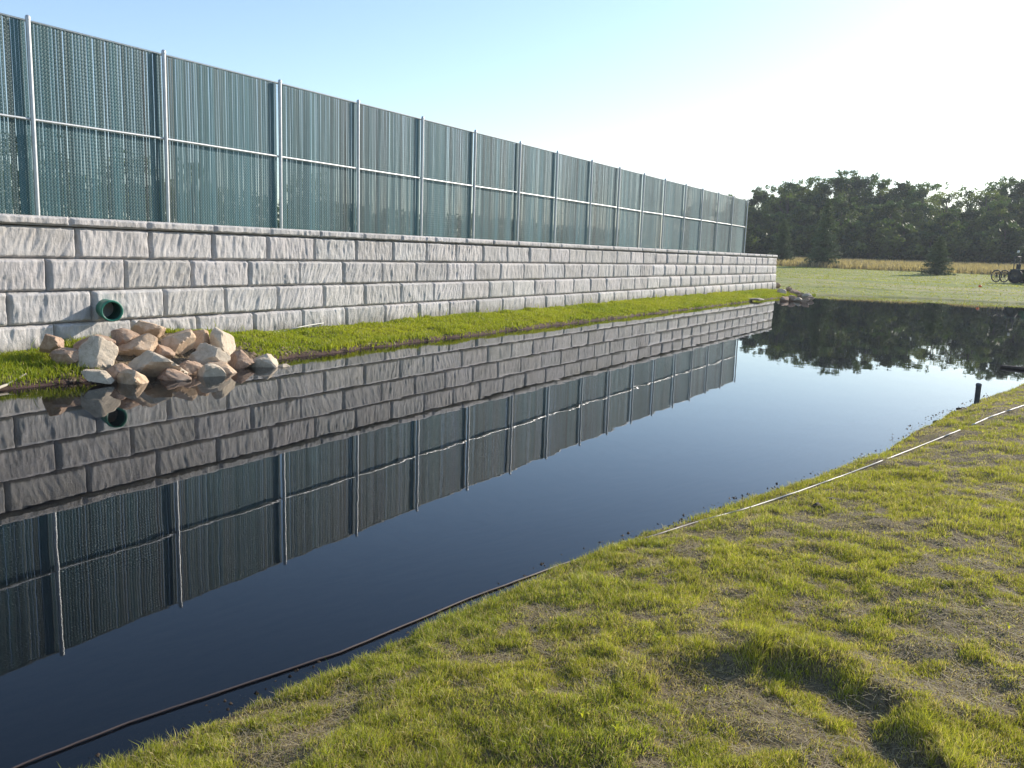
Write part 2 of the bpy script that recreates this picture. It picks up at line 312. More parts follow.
# ------------------------------------------------------------------ retaining wall
WX = -12.11; WEND = 51.1
wall = tag(empty('retaining_wall', (WX, WEND, .2)), 'long grey split-face block retaining wall with a cap course, standing along the pond', 'wall')
wall_off = np.array([WX, WEND, .2])
def blocks(rows, cap=False):
    Vs, Qs, Cs = [], [], []; n0 = 0
    for (z0, z1, y0, bw, xf, rid) in rows:
        k = 0; k0 = math.floor((-6-y0)/bw)
        ys = y0+bw*(k0+np.arange(60)); ys = ys[ys < WEND-.35]; ys = list(ys)+[WEND]
        for j in range(len(ys)-1):
            a, b = ys[j]+.0075, ys[j+1]-.0075
            dist = math.hypot(12, (a+b)/2); nu = 64 if dist < 22 else (32 if dist < 34 else 16); nv = (26 if dist < 22 else 13 if dist < 34 else 7)
            if cap: nv = max(5, nv//2)
            u = np.linspace(0, 1, nu+1); v = np.linspace(0, 1, nv+1); U_, V_ = np.meshgrid(u, v)
            Yc = a+(b-a)*U_; Zc = z0+(z1-z0)*V_
            sd_ = rid*91+j*7
            lean = (random.random()-.25)*.9
            q1 = Yc*6.5-Zc*lean*5.; rdg = 1-np.abs(2*fbm(q1+sd_*3.1, Zc*1.6+sd_, sd_, 3)-1)
            rd2 = fbm(Yc*15-Zc*lean*8+sd_, Zc*6, sd_+5, 3)
            big = fbm(Yc*1.7+sd_, Zc*2+sd_*.7, sd_+9, 2)-.5
            rd3 = 1-np.abs(2*fbm(Yc*17-Zc*lean*11+sd_*2.3, Zc*3.2+sd_, sd_+3, 3)-1); disp = (.026*rdg**1.3+.020*rd3**1.4+.030*rd2+.040*big) if not cap else (.016*rdg+.040*rd2+.016*big)
            eu = np.minimum(U_*(b-a), (1-U_)*(b-a)); ev = np.minimum(V_*(z1-z0), (1-V_)*(z1-z0)); wob = .03*vnoise(Yc*14, Zc*14, sd_); evw = .014*vnoise(Yc*13, Zc*3+sd_, sd_+2)
            edge = np.minimum(sm((eu-wob*.6)/.030), sm((ev-evw)/(.022 if not cap else .02)))
            jx = random.uniform(-.012, .010); xx = xf-.045+(0 if cap else jx)+edge*(.028+disp*.85)
            if cap: xx = xf-.005+edge*(.012+disp)
            jw = np.where((U_ == 0) | (U_ == 1) | (V_ == 0) | (V_ == 1), 0, 1)
            P = np.stack([xx, Yc, Zc], -1).reshape(-1, 3)
            I = np.arange((nu+1)*(nv+1)).reshape(nv+1, nu+1)+n0
            Vs.append(P); Qs.append(np.stack([I[:-1, :-1], I[:-1, 1:], I[1:, 1:], I[1:, :-1]], -1).reshape(-1, 4))
            rim = np.concatenate([I[0, :], I[1:, -1], I[-1, -2::-1], I[-2:0:-1, 0]]); R = P[rim-n0].copy(); R[:, 0] = xf-.5
            m0 = n0+len(P); ri = m0+np.arange(len(rim)); Vs.append(R); Qs.append(np.stack([rim, ri, np.roll(ri, -1), np.roll(rim, -1)], -1))
            tn = .87+.20*random.random(); tc = np.array([tn*(1+.015*random.uniform(-1, 1)), tn, tn*(1+.015*random.uniform(-1, 1))])
            Cs.append(np.tile(tc, (len(P)+len(R), 1))); n0 += len(P)+len(R)
    return np.concatenate(Vs)-wall_off, np.concatenate(Qs), np.concatenate(Cs)
rows = [(1.594, 2.054, 7.71, 1.252, WX-.02, 1), (1.119, 1.585, 7.22, 1.265, WX+.0, 2), (.644, 1.110, 6.63, 1.265, WX+.02, 3), (.16, .635, 7.28, 1.265, WX+.04, 4)]
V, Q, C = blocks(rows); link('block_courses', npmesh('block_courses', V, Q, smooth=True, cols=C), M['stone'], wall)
V, Q, C = blocks([(2.066, 2.20, 7.59, 1.316, WX+.012, 7)], True); link('cap_course', npmesh('cap_course', V, Q, smooth=True, cols=C), M['stone'], wall)
b = MB()       # solid core and the short return at the far corner
b.box((WX-.30, (WEND-6)/2-.2, 1.1), (.44, WEND+6-.5, 1.85)); b.box((WX-4.0, WEND-.3, 1.1), (7.2, .5, 1.84))
for k in range(6):
    for j, z in enumerate((.4, .875, 1.35, 1.825)): b.box((WX-.75-k*1.26-(j % 2)*.6, WEND-.1, z), (1.22, .3, .45), .03)
    b.box((WX-.75-k*1.26, WEND-.1, 2.133), (1.24, .36, .134), .02)
o = b.build('wall_core', simple('core_stone', (.25, .235, .225), (.42, .40, .39), 9, .9, 0, .6), wall); o.location = -Vector(wall_off)
me = o.data
b = MB(); b.box((WX-.2, (WEND-6)/2, 2.132), (.42, WEND+6-.06, .12)); o = b.build('cap_bed', M['stone'], wall); o.location = -Vector(wall_off)
a = o.data.attributes.new('tint', 'FLOAT_COLOR', 'POINT')
for q in a.data: q.color = (.9, .9, .9, 1)

# ------------------------------------------------------------------ chain-link fence
FXX = -13.58; FT = 5.225; FB = 2.16; FM = 3.72
py = [8.55, 11.16, 14.17, 16.82, 19.49, 22.17, 24.88, 27.55, 30.46, 33.12, 35.8, 38.48, 41.34, 44.07, 46.82, 49.66, 52.7]
py = [-5.2, -2.7, -.2, 2.65, 5.35] + [q*.93 for q in py]
fence = tag(empty('chain_link_fence', (FXX, 20, 2.1)), 'tall chain-link fence woven with blue-green privacy slats on top of the block wall', 'fence')
def fpart(b, name, mt): o = b.build(name, mt, fence); o.location = (-FXX, -20, -2.1); return o
for y in py:
    j = random.uniform(-.012, .012); r = .035
    b = MB(); b.tube([(FXX+.075, y, 2.0), (FXX+.075+j, y+j, FT+.012)], r, 14, False); b.lathe([(r+.004, FT-.03), (r+.005, FT+.01), (r*.8, FT+.035), (.003, FT+.045)], (FXX+.075+j, y+j, 0), n=14); fpart(b, 'post', M['galv'])
b = MB(); b.tube([(FXX-.03, py[0], FT-.02)]+[(FXX-.03, y, FT-.02+random.uniform(-.006, .006)) for y in py[1:]], .021, 10); fpart(b, 'top_rail', simple('rail_shadowed_steel', (.13, .16, .18), (.20, .23, .25), 14, .5, .3))  # top rail's shaded look is put into a darker steel colour
b = MB(); b.tube([(FXX+.052, py[0], FM)]+[(FXX+.052, y, FM+random.uniform(-.008, .008)) for y in py[1:]], .021, 10); fpart(b, 'middle_rail', M['galv'])
b = MB(); b.tube([(FXX+.012, py[0], FB), (FXX+.012, py[-1], FB)], .012, 8); fpart(b, 'bottom_rail', M['galv'])
PITCH = .0572; off = np.array([FXX, 20, 2.1])
for a_, b_ in zip(py, py[1:]):      # one slat panel per bay
    n = int((b_-a_)/PITCH); yc = a_+.03+PITCH*(np.arange(n)+.5); Vs, Qs, Cs = [], [], []; k0 = 0
    trend = .5*fbm(yc*1.1, yc*0, 31, 3)+.5*fbm(yc*5.5, yc*0, 37, 2)
    for k, y in enumerate(yc):
        ang = rng.normal(0, .09)+(trend[k]-.5)*.35+.03; wd = .0270+rng.uniform(-.0015, .0015); zs = np.linspace(FB+.03+rng.uniform(0, .015), FT-.03-rng.uniform(0, .02), 7)
        tw = ang+np.cumsum(rng.normal(0, .02, 7)); bow = np.cumsum(rng.normal(0, .0012, 7))
        for e, (fx, fy) in enumerate(((0, -1), (.006, 0), (0, 1))):
            Vs.append(np.stack([FXX+fx*np.cos(tw)+fy*wd*np.sin(tw)*.5+bow*.2, y+fy*wd*np.cos(tw)+bow, zs], -1))
        I = k0+np.arange(21).reshape(3, 7)
        Qs.append(np.stack([I[:-1, :-1], I[1:, :-1], I[1:, 1:], I[:-1, 1:]], -1).reshape(-1, 4)); k0 += 21
        t = max(.35, .8+.4*rng.random()+(trend[k]-.5)*2.6); hb = rng.uniform(-1, 1); Cs.append(np.tile([.050*t, (.116+.010*hb)*t, (.132+.018*hb)*t], (21, 1)))
    V = np.concatenate(Vs)-off; link('slat_panel', npmesh('slat_panel', V, np.concatenate(Qs), cols=np.clip(np.concatenate(Cs), .01, .6)), M['slat'], fence)
# woven wire
ky = np.arange(py[0], py[-1], PITCH); zz = np.arange(FB, FT, PITCH/2); nz = len(zz)
KY, ZZ = np.meshgrid(ky, zz, indexing='ij'); alt = np.where(np.arange(nz) % 2 == 0, -1, 1)[None, :]
Yw = KY+alt*PITCH*.26*2; Xw = FXX+.010+alt*.0035+0*KY
pts = np.stack([Xw, Yw, ZZ], -1); R = .0034
tri = np.array([(R, 0, 0), (-R*.5, R*.87, 0), (-R*.5, -R*.87, 0)]); P = (pts[:, :, None, :]+tri[None, None]).reshape(-1, 3)-off
I = np.arange(len(ky)*nz*3).reshape(len(ky), nz, 3); Qs = [np.stack([I[:, :-1, e], I[:, :-1, (e+1) % 3], I[:, 1:, (e+1) % 3], I[:, 1:, e]], -1).reshape(-1, 4) for e in range(3)]
link('wire_mesh', npmesh('wire_mesh', P, np.concatenate(Qs), smooth=True), M['wire'], fence)

# ------------------------------------------------------------------ grass
path0 = [(-60, 800, 0.0), (25, 763, 0.0), (130, 722, .0), (235, 687, .0), (340, 652, .002), (470, 598, .004), (560, 565, .008), (640, 540, .02), (700, 521, .045), (745, 509, .07), (800, 491, .09), (850, 473, .11), (900, 454, .13), (940, 438, .15), (960, 430, .10)]
def on_ground(path, lift=.010):
    o = []; q = []
    for a, b in zip(path, path[1:]): q += [tuple(np.array(a)+(np.array(b)-np.array(a))*k/5) for k in range(5)]
    path = q+[path[-1]]
    for px, y, z in path:
        P = at_z(px, y, max(z, 0.))
        for _ in range(4): P = at_z(px, y, max(H(P[0], P[1]), -.004)+lift)
        o.append(P)
    return o
def chain(P, x, y):
    d = np.full(np.shape(x), 9.)
    for a, b in zip(P, P[1:]):
        a = a[:2]; b = b[:2]; e = b-a; t = np.clip(((x-a[0])*e[0]+(y-a[1])*e[1])/(e@e), 0, 1); d = np.minimum(d, np.hypot(x-a[0]-t*e[0], y-a[1]-t*e[1]))
    return d
PIPE1 = on_ground(path0); PIPE2 = on_ground([(972, 425, .10), (990, 417, .17), (1010, 410, .18), (1040, 400, .18)])
def blades(name, X, Y, Zb, hgt, wid, lean, C, bend=.5, az=None):
    n = len(X); az = rng.uniform(0, 2*np.pi, n) if az is None else az; la = rng.uniform(0, 2*np.pi, n)
    wx, wy = np.cos(az)*wid/2, np.sin(az)*wid/2; lx, ly = np.cos(la)*lean*hgt, np.sin(la)*lean*hgt
    base = np.stack([X, Y, Zb-.006], -1); wv = np.stack([wx, wy, 0*wx], -1); midp = base+np.stack([lx*.35, ly*.35, hgt*.58], -1); tip = base+np.stack([lx, ly, hgt*np.sqrt(np.maximum(.08, 1-lean**2*bend))], -1)
    V = np.stack([base-wv, base+wv, midp+wv*.8, midp-wv*.8, tip], 1).reshape(-1, 3); k = np.arange(n)*5
    sh = np.repeat(C, 5, 0)
    return npmesh(name, V, np.stack([k, k+1, k+2, k+3], -1), np.stack([k+3, k+2, k+4], -1), cols=sh)
def grasscol(n, dry, yel):
    g1 = np.array([.13, .19, .018]); g2 = np.array([.27, .285, .035]); g3 = np.array([.07, .12, .016]); st = np.array([.42, .34, .17])
    a = rng.random((n, 1)); c = g1*(1-a)+g2*a; b = rng.random(n) < .22; c[b] = g3*(.8+.4*rng.random((b.sum(), 1)))
    yel = np.clip(yel, 0, 1); c = c*(1-yel[:, None]*.6)+np.array([.36, .33, .05])*yel[:, None]*.6
    d = rng.random(n) < dry; c[d] = st*(.5+.7*rng.random((d.sum(), 1))); return c*(.75+.5*rng.random((n, 1)))
def drymap(x, y):
    f = fbm(x*1.9, y*1.9, 41, 4); f2 = fbm(x*8, y*8, 47, 3)
    right = sm((x+1.5)/1.6); a = np.array(at_z(715, 725, .15)[:2]); sp = np.exp(-((x-a[0])**2/.20+(y-a[1])**2/.13))
    return np.clip((f-.53+.15*right)*3.6+(f2-.5)*3.8+sp*1.5, 0, 1)
def scatter(x0, x1, y0, y1, dens):
    n = int((x1-x0)*(y1-y0)*dens); return rng.uniform(x0, x1, n), rng.uniform(y0, y1, n)
Xs, Ys = [], []
for (x0, x1, y0, y1, dn) in ((-3.0, .7, .9, 3.4, 42000), (-3.0, .7, 3.4, 5.2, 30000), (-2.8, .8, 5.2, 8, 15000), (-2.2, 1.2, 8, 12, 6500), (-1.2, 1.6, 12, 19, 3600), (.7, 4, .5, 8, 2500), (-3.4, 1, -2, .9, 2500)):
    x, y = scatter(x0, x1, y0, y1, dn); Xs.append(x); Ys.append(y)
X = np.concatenate(Xs); Y = np.concatenate(Ys); Zg, Dg = height(X, Y, True); dry = drymap(X, Y)
keep = (Dg > .02+.14*rng.random(len(X))**2) & (rng.random(len(X)) > dry*.42) & (Zg > .03); X, Y, Zg, dry, Dg = X[keep], Y[keep], Zg[keep], dry[keep], Dg[keep]
cl = fbm(X*4.5, Y*4.5, 61, 3); far_ = np.clip((Y-3)/10, 0, 1)
cl2 = fbm(X*17, Y*17, 63, 2); hg = (.021+.012*sm((cl-.25)/.5)+.015*sm((cl2-.3)/.4))*(1-.6*dry)*(.5+.8*rng.random(len(X)))*(1+.35*np.exp(-Dg/.3)); ad = arcdist(X, Y); hg *= 1+.6*np.exp(-ad**2/.01)*(np.hypot(X+.45, Y-3.55) < 1.1)
pd = np.minimum(chain(PIPE1, X, Y), chain(PIPE2, X, Y)); hg *= np.clip(.34+pd*6, 0, 1)
tall = (rng.random(len(X)) < .006) & (pd > .3); hg[tall] *= 1.7
wd = (.0020+.0013*rng.random(len(X)))*(1+.9*far_)
C = grasscol(len(X), .25+.42*dry, .2+np.clip(fbm(X*.9, Y*.9, 71, 3)*1.6-.1, 0, 1))*(.85+.6*fbm(X*7, Y*7, 66, 3))[:, None]*np.array([1.13, 1.13, 1.3])
tag(link('grass', blades('grass', X, Y, Zg, hg, wd, rng.uniform(.15, .95, len(X)), C), M['grass']), 'yellow-green sunlit turf grass covering the near bank', 'grass', kind='stuff')
# fallen straw lying on the bare patches
x, y = scatter(-2.7, .8, 1., 9, 2600); zz_, dd_ = height(x, y, True); dr = drymap(x, y); k = (dd_ > .15) & (rng.random(len(x)) < dr); x, y, zz_ = x[k], y[k], zz_[k]; n = len(x)
az = rng.uniform(0, 2*np.pi, n); ln = rng.uniform(.02, .07, n); e = np.stack([np.cos(az)*ln, np.sin(az)*ln, rng.uniform(-.004, .012, n)], -1); wv = np.stack([-np.sin(az), np.cos(az), 0*az], -1)*.0009
b0 = np.stack([x, y, zz_+.006], -1); V = np.stack([b0-wv, b0+wv, b0+e+wv, b0+e-wv], 1).reshape(-1, 3); k = np.arange(n)*4
tag(link('dry_straw', npmesh('dry_straw', V, np.stack([k, k+1, k+2, k+3], -1), cols=np.repeat(np.array([.5, .42, .27])*(.5+.7*rng.random((n, 1))), 4, 0)), M['grass']), 'pale dry straw scattered over the bare patches of the near bank', 'straw', kind='stuff')
# strip at the wall foot
x, y = scatter(-12.2, -9.6, -2, 50.5, 2300); zg, dg = height(x, y, True)
hole = ((x+10.8)/1.15)**2+((y-8.35)/1.35)**2 < 1
k = (dg > .0+.14*rng.random(len(x))) & (x > -12.1) & ~hole; x, y, zg = x[k], y[k], zg[k]; cl = fbm(x*2.2, y*2.2, 81, 3)
mound = np.exp(-((y-6.6)/1.2)**2)
hg = (.04+.05*sm((cl-.25)/.5))*(.6+.7*rng.random(len(x)))*(1+.5*mound); tl = (rng.random(len(x)) < .004) & (x < -11.6); hg[tl] *= 3
C = grasscol(len(x), .04+0*x, np.clip(fbm(x*.8, y*.5, 91, 2)*1.2, 0, 1))*np.array([1.25, 1.3, 1.0])
tag(link('strip_grass', blades('strip_grass', x, y, zg, hg, (.008+.006*rng.random(len(x)))*(1+y.clip(0, 50)/40), rng.uniform(.1, .8, len(x)), C), M['grass']), 'bright green grass on the narrow strip between wall foot and water', 'grass', kind='stuff')
# far lawn tufts and the unmown straw-coloured band
x, y = scatter(-26, 30, 51, 92, 18); zg, dg = height(x, y, True); k = (dg > .15) & ((x > -12.5) | (y > 60)); x, y, zg = x[k], y[k], zg[k]
C = grasscol(len(x), .1+0*x, .8+0*x)*1.15
tag(link('lawn_grass', blades('lawn_grass', x, y, zg, rng.uniform(.03, .06, len(x)), rng.uniform(.04, .09, len(x)), rng.uniform(.3, 1.1, len(x)), C), M['grass']), 'mown lawn grass on the far bank of the pond', 'grass', kind='stuff')
x = rng.uniform(-75, 70, 150000); y = rng.uniform(88, 128, 150000); y = y+6*(fbm(x*.05, x*0, 33, 2)-.5); zg = height(x, y)
a = rng.random((len(x), 1)); C = (np.array([.40, .31, .21])*a+np.array([.30, .24, .15])*(1-a))*(.7+.5*rng.random((len(x), 1)))
tag(link('meadow_grass', blades('meadow_grass', x, y, zg, rng.uniform(.3, .75, len(x)), rng.uniform(.05, .14, len(x)), rng.uniform(.1, .5, len(x)), C), M['grass']), 'tall straw-coloured meadow grass between lawn and woodland', 'grass', kind='stuff')

# ------------------------------------------------------------------ trees
def leafcloud(cs, rs, per, size, cols, squash=.8):
    """leaf-sized quads on and inside many clumps"""
    Vs, Cs = [], []
    for c, r, col in zip(cs, rs, cols):
        n = int(per*r*r); d = rng.normal(size=(n, 3)); d /= np.linalg.norm(d, axis=1)[:, None]; rad = r*(.45+.62*rng.random(n)**.6)[:, None]
        p = c+d*rad*np.array([1, 1, squash]); a = rng.normal(size=(n, 3)); a /= np.linalg.norm(a, axis=1)[:, None]; b = np.cross(a, d+.01); b /= np.linalg.norm(b, axis=1)[:, None]+1e-9
        s = (size*(.6+.8*rng.random(n)))[:, None]; Vs.append(np.stack([p-a*s, p-b*s*.55, p+a*s, p+b*s*.55], 1).reshape(-1, 3)); Cs.append(np.repeat(col*(.7+.6*rng.random((n, 1))), 4, 0))
    V = np.concatenate(Vs); k = np.arange(len(V)//4)*4; return V, np.stack([k, k+1, k+2, k+3], -1), np.concatenate(Cs)
def make_decid(hh, rr, seed, low=.12, gap=1., per=230, size=.17, tone=1., name='leafy_tree'):
    random.seed(seed); cs, rs, cols = [], [], []; root = empty(name, (0, 0, 0)); b = MB()
    lean = Vector((random.uniform(-.4, .4), random.uniform(-.4, .4), 0)); top = Vector((0, 0, hh*.82))+lean
    b.tube([(0, 0, -.3), lean*.3+Vector((0, 0, hh*.3)), lean*.7+Vector((0, 0, hh*.6)), top], [hh*.022, hh*.016, hh*.010, hh*.003], 8)
    nn = int(60*gap)
    for k in range(nn):
        t = random.random(); z = low+(1-low)*(t**.85); prof = math.sin(math.pi*min(1, max(.04, (z-low+.12)/(1.1-low))))**.55
        a = random.uniform(0, 6.283); q = rr*prof*(.25+.75*random.random()**.5)*random.uniform(.75, 1.12)
        c = np.array([math.cos(a)*q+lean.x*z, math.sin(a)*q+lean.y*z, z*hh*.93]); r = rr*random.uniform(.20, .37)*(1.05-.45*z)
        cs.append(c); rs.append(r); g = random.random(); cols.append((np.array([.018, .042, .012])*(1-g)+np.array([.115, .140, .032])*g)*tone)
        if k % 3 == 0:
            st = Vector((lean.x*z*.6, lean.y*z*.6, z*hh*.6)); b.tube([st, (st+Vector(c))/2+Vector((0, 0, .3)), Vector(c)], [hh*.007, hh*.005, hh*.002], 5)
    for k in range(int(9*gap)):  # stray top sprays
        a = random.uniform(0, 6.283); q = rr*random.uniform(0, .6); cs.append(np.array([math.cos(a)*q, math.sin(a)*q, hh*random.uniform(.9, 1.0)])); rs.append(rr*random.uniform(.08, .15)); cols.append(np.array([.07, .11, .03])*tone)
    b.build('trunk', M['bark'], root); V, Q, C = leafcloud(cs, rs, per, size, cols)
    link('crown', npmesh('crown', V, Q, cols=C), M['leaf'], root); return root
def make_conifer(hh, rr, seed, name='conifer_tree'):
    random.seed(seed); root = empty(name, (0, 0, 0)); b = MB(); b.tube([(0, 0, -.2), (0, 0, hh*.5), (0, 0, hh*.99)], [hh*.022, hh*.013, hh*.002], 8)
    Vs, Cs = [], []; z = hh*.03
    while z < hh*.985:
        t = z/hh; nb = random.randint(7, 10)
        for j in range(nb):
            a = random.uniform(0, 6.283); ln = rr*(1-t)**.8*random.uniform(.72, 1.12)+.08; dr = random.uniform(-.05, .3)
            st = np.array([0, 0, z]); en = np.array([math.cos(a)*ln, math.sin(a)*ln, z-dr*ln*.55+.25*ln*(t)]); n = int(26*ln)+8
            s = rng.random(n)[:, None]; p = st+(en-st)*s; sp = (.05+.16*ln*(1-s)*s*3); p = p+rng.normal(size=(n, 3))*sp*np.array([.8, .8, .45])+np.array([0, 0, .06])*s
            d = np.array([math.cos(a), math.sin(a), .1])+rng.normal(size=(n, 3))*.7; d /= np.linalg.norm(d, axis=1)[:, None]; q = np.cross(d, rng.normal(size=(n, 3))); q /= np.linalg.norm(q, axis=1)[:, None]
            sz = rng.uniform(.08, .17, (n, 1)); Vs.append(np.stack([p-d*sz, p-q*sz*.3, p+d*sz, p+q*sz*.3], 1).reshape(-1, 3))
            Cs.append(np.repeat((np.array([.035, .062, .036])+np.array([.05, .06, .02])*s+np.array([.06, .06, .01])*t*t)*(.7+.6*rng.random((n, 1))), 4, 0))
            if j % 3 == 0: b.tube([st, en], [.02, .006], 4)
        z += hh*.022+.03
    b.build('trunk', M['bark'], root); V = np.concatenate(Vs); k = np.arange(len(V)//4)*4
    link('crown', npmesh('crown', V, np.stack([k, k+1, k+2, k+3], -1), cols=np.concatenate(Cs)), M['needle'], root); return root
def copy_tree(root):
    r = root.copy(); COL.objects.link(r)
    for ch in root.children: c = ch.copy(); COL.objects.link(c); c.parent = r
    return r
ORD = 'first second third fourth fifth sixth seventh eighth ninth tenth eleventh twelfth thirteenth fourteenth fifteenth sixteenth seventeenth eighteenth'.split()
protos = [make_decid(14, 5.2, 100+k, low=.06, gap=(1, 1.25, .85, 1.1, 1)[k], tone=(1, .85, 1.15, 1, .9)[k]) for k in range(5)]
airy = [make_decid(14, 4.2, 200+k, low=.35, gap=.62, per=120, size=.16, tone=1.2) for k in range(2)]
used = set()
def place(proto, x, y, s, rz, sz=None):
    o = proto if proto.name not in used else copy_tree(proto); used.add(proto.name)
    o.location = (x, y, H(x, y)-.05); o.rotation_euler = (0, 0, rz); o.scale = (s, s, s*(sz or 1)); return o
def px_tree(px, top, Y, protolist, i, wscale=1):
    p = at_depth(px, top, Y); hz = H(p[0], Y); hh = p[2]-hz; s = hh/13.6
    o = place(protolist[i % len(protolist)], p[0], Y, s*wscale, i*1.7, 1/wscale); return o
random.seed(5)
# front row, tops read against the sky, mixed with the back row
front = [(722, 215, 128), (752, 207, 130), (778, 214, 127), (806, 205, 131), (842, 199, 126), (868, 207, 130), (893, 202, 127), (921, 205, 131), (947, 211, 127), (972, 209, 130), (1000, 203, 127), (1030, 200, 130), (1062, 206, 127), (1100, 200, 130), (1145, 205, 128)]
for i, (px, ty, Y) in enumerate(front):
    o = px_tree(px, ty, Y, protos, i, 1.05)
    tag(o, f'dark leafy tree, {ORD[i]} from the fence in the woodland front row', 'tree', 'trees of the far woodland')
back = [(705, 203, 142), (738, 198, 140), (762, 191, 143), (781, 187, 141), (801, 186, 144), (820, 181, 142), (838, 175, 140), (858, 177, 143), (881, 182, 141), (903, 183, 144), (925, 187, 141), (1003, 185, 142), (1024, 181, 144), (1050, 186, 141), (1082, 180, 143), (1120, 184, 141), (1165, 180, 143)]
for i, (px, ty, Y) in enumerate(back):
    o = px_tree(px, ty, Y, protos, i+2, 1.0)
    tag(o, f'tall round-topped tree, {ORD[i]} from the fence in the woodland back row', 'tree', 'trees of the far woodland')
for i, (px, ty, Y, lb) in enumerate(((792, 180, 136, 'airy tree, sky showing through its top, near the fence end of the woodland'), (948, 186, 137, 'thin-crowned airy tree rising in the dip of the woodland skyline'), (968, 188, 138, 'second thin-crowned airy tree right of the dip in the woodland skyline'), (990, 184, 136, 'pale loose-crowned tree at the right end of the woodland'))):
    tag(px_tree(px, ty, Y, airy, i), lb, 'tree', 'trees of the far woodland')
bush = make_decid(4.5, 3.2, 300, low=.0, gap=.8, per=150, size=.2, tone=.8, name='bush'); bx = np.linspace(700, 1130, 18)
for i, px in enumerate(bx):
    Y = 122+random.uniform(-1.5, 2); p = at_z(px, 262, 1.9) if False else at_depth(px, 262, Y); o = place(bush, p[0], Y, random.uniform(.8, 1.25), random.uniform(0, 6))
    tag(o, f'low dark bush at the woodland foot, {ORD[i]} from the fence', 'bush', 'bushes along the woodland edge')
# dark trees further back close the gaps low down
for i, px in enumerate(np.linspace(690, 1170, 12)):
    p = at_depth(px, 205, 156); o = place(protos[i % 5], p[0], 156, (p[2]-H(p[0], 156))/13.6*.98, random.uniform(0, 6))
    tag(o, 'leafy tree deep inside the far woodland, mostly hidden behind the rows in front', 'tree', 'trees deep inside the woodland')
# conifers
con = make_conifer(6.2, 2.0, 21)
def conif(px, top, base, Y, wid, lb, proto=None):
    p = at_depth(px, base, Y); z = H(p[0], Y); t = at_depth(px, top, Y)[2]; o = con if proto is None else copy_tree(con)
    o.location = (p[0], Y, z); s = (t-z)/6.2; wpx = wid*np.hypot(p[0], Y)/FPX/4.0; o.scale = (wpx, wpx, s); o.rotation_euler = (0, 0, px); tag(o, lb, 'conifer', 'conifers standing on the far lawn')
conif(823, 199, 266, 92, 33, 'tallest dark conifer, pale-tipped, at the back edge of the lawn')
conif(937, 236, 272, 84, 30, 'short broad dark conifer standing alone on the lawn in front of the straw meadow', 1)
conif(781, 219, 263, 97, 27, 'dark conifer just right of the wall corner, half lost against the woodland', 1)
# trees behind the fence
bt = [(30, 130, 30, 'tree behind the fence at the far left, dark through the slats'), (132, 150, 33, 'small round tree behind the second fence panel, seen as a dark shape through slats'), (190, 158, 36, 'small tree behind the third fence panel, seen dimly through the slats'), (310, 172, 46, 'small tree behind the fourth fence panel, seen dimly through the slats')]
for i, (px, ty, dist, lb) in enumerate(bt):
    d = ray(px, ty); t = dist/math.hypot(d[0], d[1]); p = np.array([0, 0, CAMZ])+d*t; s = (p[2]-2.1)/13.6
    o = place(airy[i % 2], p[0], p[1], s*1.6, i*2., .62); o.location.z = 2.05; tag(o, lb, 'tree', 'trees behind the fence')
cs = [np.array([random.uniform(-.6, .6), y, z]) for y in np.arange(-45, 70, .9) for z in (.5, 1.6, random.uniform(2.2, 2.6))]
V, Q, C = leafcloud(cs, [.9]*len(cs), 110, .16, [np.array([.03, .07, .025])]*len(cs)); h_ = link('hedge', npmesh('hedge', V, Q, cols=C), M['leaf']); h_.location = (-44, 34, 2.0)
tag(h_, 'long clipped dark green hedge on the level ground behind the fence', 'hedge')

# ------------------------------------------------------------------ rocks
def rockmesh(w, d, h, seed, cuts=9, sub=3):
    r = np.random.default_rng(seed); bm = bmesh.new(); bmesh.ops.create_icosphere(bm, subdivisions=sub, radius=1)
    n = r.normal(size=(cuts, 3)); n /= np.linalg.norm(n, axis=1)[:, None]; off = r.uniform(.50, .86, cuts)
    P = np.array([v.co[:] for v in bm.verts]); dd = P@n.T; s = np.min(np.where(dd > .05, off/np.maximum(dd, .05), 9), axis=1); s = np.minimum(s, 1.08)
    nz = fbm(P[:, 0]*2.6+seed, P[:, 1]*2.6+P[:, 2]*2.1, seed, 4)-.5; P = P*(s*(1+.22*nz))[:, None]*np.array([w/2, d/2, h/2])
    for v, p in zip(bm.verts, P): v.co = p
    me = bpy.data.meshes.new('rock'); bm.to_mesh(me); bm.free()
    for f in me.polygons: f.use_smooth = True
    me.set_sharp_from_angle(angle=math.radians(16)); return me
SZ = 300/1024
